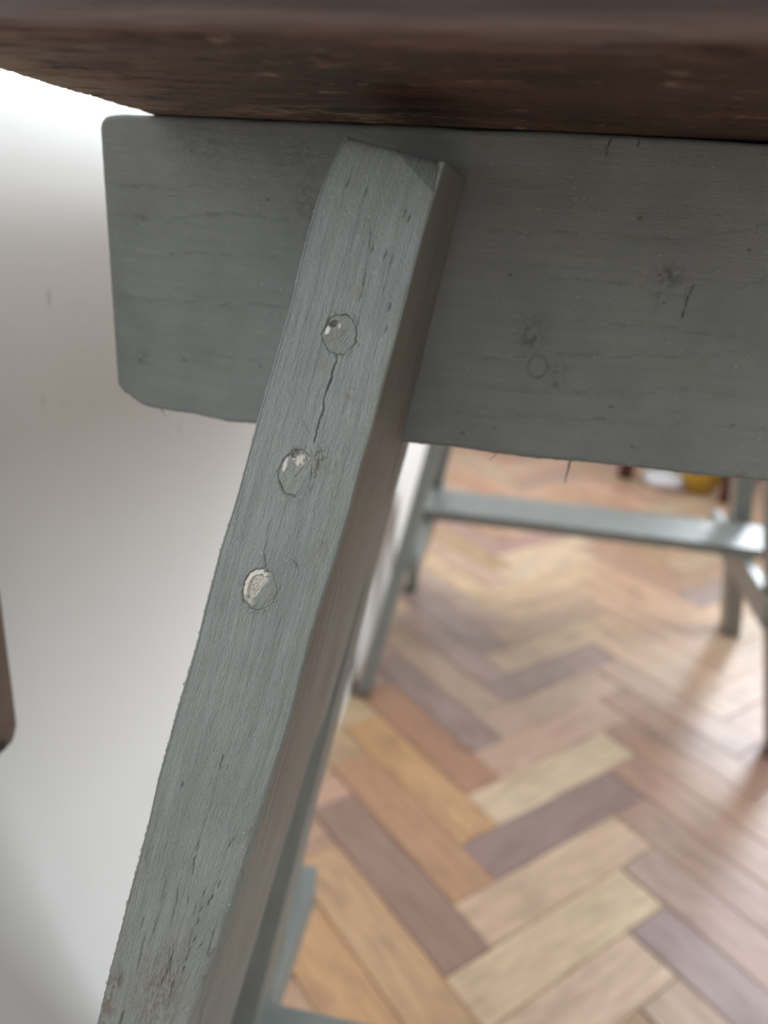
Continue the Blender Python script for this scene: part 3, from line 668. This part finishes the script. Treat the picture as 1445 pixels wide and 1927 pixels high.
# braces tying front to rear legs, and the flat stretcher board that lies on them
ZB = .240
xb = xr(ZB - .01) + .005
def flat(name, x0, x1, y0, y1, z0, z1, seed, along='y', parent=NT, mat=M_paint):
    if along == 'y': o = straight_board(name, mat, parent, ((x0 + x1) / 2, y0, z0), ((x0 + x1) / 2, y1, z0), (1, 0, 0), (0, 0, 1), x1 - x0, z1 - z0, seed)
    else: o = straight_board(name, mat, parent, (x0, (y0 + y1) / 2, z0), (x1, (y0 + y1) / 2, z0), (0, 1, 0), (0, 0, 1), y1 - y0, z1 - z0, seed)
    o.matrix_parent_inverse = Matrix.Translation(parent.location).inverted(); return o
flat('brace', xb - .022, xb, .05, .425, ZB - .030, ZB, 61); flat('brace', 2 * XM - xb, 2 * XM - xb + .022, .05, .425, ZB - .030, ZB, 62)
flat('stretcher_board', xb - .040, 2 * XM - xb + .040, .19, .308, ZB, ZB + .013, 63, 'x')

# ------------------------------------------------------------------ far trestle
FT = empty('trestle', (.13, 1.18, 0)); tag(FT, 'grey painted wooden trestle near the back wall with pale daylit stretcher board', 'trestle', 'trestles under the table')
def far_leg(x_foot, y_foot, x_top, y_top, seed, w=.021, t=.045):
    zz = np.linspace(.69, .0005, 60); k = zz / .69
    xc = x_foot + (x_top - x_foot) * k; yc = y_foot + (y_top - y_foot) * k
    return tapered_leg('leg', FT, zz, xc - w / 2, xc + w / 2, yc, yc + t, seed, M_paint_far)
far_leg(-.176, .985, -.050, 1.118, 71); far_leg(.432, .985, .310, 1.118, 72)
far_leg(-.160, 1.360, -.050, 1.200, 73); far_leg(.452, 1.360, .318, 1.200, 74, .028)
flat('beam', -.12, .38, 1.165, 1.195, .632, ZTAB - .0005, 75, 'x', FT, M_paint_far)
flat('brace', -.126, -.109, 1.02, 1.40, .190, .233, 76, 'y', FT, M_paint_far); flat('brace', .374, .391, 1.02, 1.40, .190, .233, 77, 'y', FT, M_paint_far)
flat('stretcher_board', -.146, .450, 1.172, 1.286, .2332, .250, 78, 'x', FT, M_paint_far)

# ------------------------------------------------------------------ table top resting on the trestles
TX0, TX1, TY0, TY1, TT = -.1075, .350, .124, 1.345, .032
xs_t = np.concatenate([TX0 + np.array([0, .0003, .0008, .0015]), np.arange(TX0 + .002, .13, .0007), np.linspace(.13, TX1 - .001, 40), [TX1 - .0004, TX1]])
# section runs along y (across) and z (depth, downwards from the top face is avoided: front face of loft = underside)
TW = TY1 - TY0
tf = np.concatenate([np.arange(0, .098, .00055), np.linspace(.1, TW, 24)]); tf = (tf - tf[0]) / (tf[-1] - tf[0])
O = np.stack([xs_t, np.full(len(xs_t), TY0), np.full(len(xs_t), ZTAB)], -1)
ins = np.zeros(len(xs_t)); ins[:4] = [.0035, .0022, .0011, .0004]; ins[-2:] = [.0008, .002]
def table_disp(s, a, b, f, col):
    X = xs_t[:, None] + 0 * a; under = (f == 0) & (a < .0895)
    g = fbm(X * 45 + 3 * vnoise(X * 20, a * 60, 200), a * 420, 201, 3); g2 = fbm(X * 60, b * 900, 202, 3)
    rough = fbm(X * 420, a * 900, 203, 3); edg = smooth(.0, .006, X - TX0)
    h = np.where(under, (np.minimum(.00055 * g + .00035 * rough, .0002) - .0002) * (.25 + .75 * edg), 0)
    h = np.where(f == 3, .00035 * g2 + .0004 * vnoise(X * 25, b * 60, 204), h)
    deep = smooth(.25, .6, fbm(X * 70, a * 520, 209))
    h -= np.where(under, .0006 * deep * edg, 0)
    # pale scuffs by the beam, raw brown long edge, both lightened to paint in window glow; black stains
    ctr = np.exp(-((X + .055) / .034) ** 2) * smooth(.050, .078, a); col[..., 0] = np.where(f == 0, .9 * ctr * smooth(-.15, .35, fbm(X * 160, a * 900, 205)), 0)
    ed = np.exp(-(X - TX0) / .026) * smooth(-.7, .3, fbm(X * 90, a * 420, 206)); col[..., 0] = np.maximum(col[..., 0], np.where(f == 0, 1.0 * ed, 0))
    flk = smooth(.42, .62, fbm(X * 160, a * 700, 210)); col[..., 0] = np.maximum(col[..., 0], np.where(f == 0, .5 * flk, 0))
    st = smooth(.0, .5, fbm(X * 26, a * 60, 207)); col[..., 1] = np.where(f == 0, np.maximum(.6 * st, .8 * deep), .1 * st)
    red = smooth(.1, .5, fbm(X * 60 + 7, a * 240, 211)); col[..., 2] = np.where(f == 0, .35 * red, 0)
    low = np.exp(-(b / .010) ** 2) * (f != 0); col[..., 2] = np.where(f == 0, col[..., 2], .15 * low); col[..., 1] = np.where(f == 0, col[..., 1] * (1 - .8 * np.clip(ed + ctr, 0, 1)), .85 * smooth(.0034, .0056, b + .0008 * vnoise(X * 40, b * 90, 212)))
    return h
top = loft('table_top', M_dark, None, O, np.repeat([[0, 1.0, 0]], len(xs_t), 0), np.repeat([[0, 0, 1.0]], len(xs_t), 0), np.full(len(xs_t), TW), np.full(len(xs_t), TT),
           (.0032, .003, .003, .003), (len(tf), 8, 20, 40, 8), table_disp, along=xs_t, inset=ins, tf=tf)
tag(top, 'dark stained wooden table top with a rough worn underside, resting on two trestles', 'table top')

# ------------------------------------------------------------------ board fixed to the wall
XW = -.174
pts = [on_x(p, XW) for p in ((-60, 700), (0, 1120), (10, 1200), (22, 1290), (31, 1365), (32, 1385), (26, 1402), (0, 1428), (-40, 1455))]
bm = bmesh.new()
prof = [(p[1], p[2]) for p in pts]
prof = [(prof[0][0] - .01, .75), *prof[1:], (prof[-1][0] - .020, prof[-1][1] - .003), (prof[-1][0] - .030, prof[-1][1] + .010), (prof[-1][0] - .030, .75)]
a = [bm.verts.new((XW, y, z)) for y, z in prof]; b = [bm.verts.new((XL + .0002, y, z)) for y, z in prof]
n = len(prof); bm.faces.new(a); bm.faces.new(b[::-1])
for i in range(n): bm.faces.new((a[i], b[i], b[(i + 1) % n], a[(i + 1) % n]))
bmesh.ops.bevel(bm, geom=[e for e in bm.edges if abs(e.verts[0].co.x - XW) < 1e-5 and abs(e.verts[1].co.x - XW) < 1e-5], offset=.002, segments=2, affect='EDGES')
M_bd = plain('weathered_brown_wood', srgb(118, 100, 86), .7, var=.3, scale=60, bumpd=.0006)
wb = empty('wall_board', (XW, prof[5][0], prof[7][1])); tag(wb, 'weathered grey-brown wooden board with a rounded lower corner fixed to the white wall', 'board')
o = bm_obj('board', bm, M_bd, wb); o.matrix_parent_inverse = Matrix.Translation(wb.location).inverted()
P = on_x((2, 1404), XW)
bm = bmesh.new(); bmesh.ops.create_cone(bm, cap_ends=True, segments=20, radius1=.0024, radius2=.0018, depth=.0016)
bmesh.ops.rotate(bm, verts=bm.verts, matrix=Matrix.Rotation(math.pi / 2, 3, 'Y')); bmesh.ops.translate(bm, verts=bm.verts, vec=(XW + .0002, P[1], P[2]))
o = bm_obj('screw_head', bm, plain('dark_screw', srgb(52, 52, 48), .5), wb); o.matrix_parent_inverse = Matrix.Translation(wb.location).inverted()

# ------------------------------------------------------------------ things on the floor by the back wall
def rounded_blob(name, mat, c, sx, sy, sz, seed, parent=None, flatten=.0, pw=2.6):
    bm = bmesh.new(); bmesh.ops.create_uvsphere(bm, u_segments=40, v_segments=24, radius=1)
    for v in bm.verts:
        p = v.co
        l = (abs(p.x) ** pw + abs(p.y) ** pw + abs(p.z) ** pw) ** (1 / pw)
        q = p / l
        nse = float(fbm(np.array(q.x * 2.4 + seed), np.array(q.y * 2.4 + q.z * 1.7), seed)) * .13
        q = q * (1 + nse)
        z = max(q.z, -.86)
        v.co = Vector((c[0] + q.x * sx, c[1] + q.y * sy, c[2] + (z + .86) * sz))
    return bm_obj(name, bm, mat, parent, True)
M_yel = plain('mustard_cloth', srgb(176, 138, 50), .8, var=.2, scale=40)
M_red = plain('dark_red_card', srgb(96, 42, 32), .55, var=.12)
M_white = plain('white_cloth', srgb(226, 226, 230), .8, var=.05)
M_ch = plain('dark_red_brown_varnish', srgb(70, 24, 18), .6, var=.2, scale=20)
py = on_z((1330, 938), 0); bag = empty('cloth_bag', (py[0], py[1], 0)); tag(bag, 'mustard yellow cloth bag on the parquet against the stool leg', 'bag')
b1 = rounded_blob('bag_body', M_yel, (py[0] - .012, py[1] + .05, 0), .055, .05, .075, 3, bag, pw=2.0); b1.matrix_parent_inverse = Matrix.Translation(bag.location).inverted()
def torus_arc(name, c, R0, r0, mat, parent, a0=0, a1=math.pi, n=24, m=8):
    bm = bmesh.new(); rings = []
    for i in range(n + 1):
        t = a0 + (a1 - a0) * i / n
        rings.append([bm.verts.new((c[0] + (R0 + r0 * math.cos(2 * math.pi * k / m)) * math.cos(t), c[1] + r0 * math.sin(2 * math.pi * k / m), c[2] + (R0 + r0 * math.cos(2 * math.pi * k / m)) * math.sin(t) * 1.2)) for k in range(m)])
    for A_, B_ in zip(rings[:-1], rings[1:]):
        for k in range(m): bm.faces.new((A_[k], A_[(k + 1) % m], B_[(k + 1) % m], B_[k]))
    o = bm_obj(name, bm, mat, parent, True); o.matrix_parent_inverse = Matrix.Translation(parent.location).inverted(); return o
torus_arc('handle', (py[0] - .005, py[1] + .05, .125), .030, .004, M_yel, bag)
pw_ = on_z((1246, 926), 0)
cl = rounded_blob('folded_cloth', M_white, (pw_[0] + .012, pw_[1] + .07, 0), .058, .06, .020, 9, None, pw=3.0); tag(cl, 'pale folded cloth lying on the parquet beside the yellow bag', 'cloth')
# square-legged stool, two feet of which show under the beam
FA = on_z((1365, 946), 0); FB = on_z((1176, 899), 0)
FA, FB = Vector((FA[0], FA[1], 0)), Vector((FB[0], FB[1], 0))
ev = (FB - FA).normalized(); nv = Vector((-ev.y, ev.x, 0)); nv = nv if nv.y > 0 else -nv; SL = (FB - FA).length
stl = empty('stool', FA + ev * SL / 2 + nv * SL / 2); tag(stl, 'dark red-brown wooden stool with square legs near the back wall', 'stool')
def stool_part(name, e0, e1, n0, n1, z0, z1, bev):
    bm = box_bm(e0, e1, n0, n1, z0, z1, bev, 2)
    for v in bm.verts: v.co = FA + ev * v.co.x + nv * v.co.y + Vector((0, 0, v.co.z))
    o = bm_obj(name, bm, M_ch, stl); o.matrix_parent_inverse = Matrix.Translation(stl.location).inverted(); return o
hw = .018
for e in (0, SL):
    for q in (0, SL): stool_part('leg', e - hw, e + hw, q - hw, q + hw, .0004, .43, .003)
for q in (0, SL):
    stool_part('rail', hw, SL - hw, q - .009, q + .009, .37, .42, .002); stool_part('rail', q - .009, q + .009, hw, SL - hw, .37, .42, .002)
    stool_part('stretcher', q - .008, q + .008, hw, SL - hw, .20, .222, .002)
stool_part('seat', -.025, SL + .025, -.025, SL + .025, .4302, .455, .006)
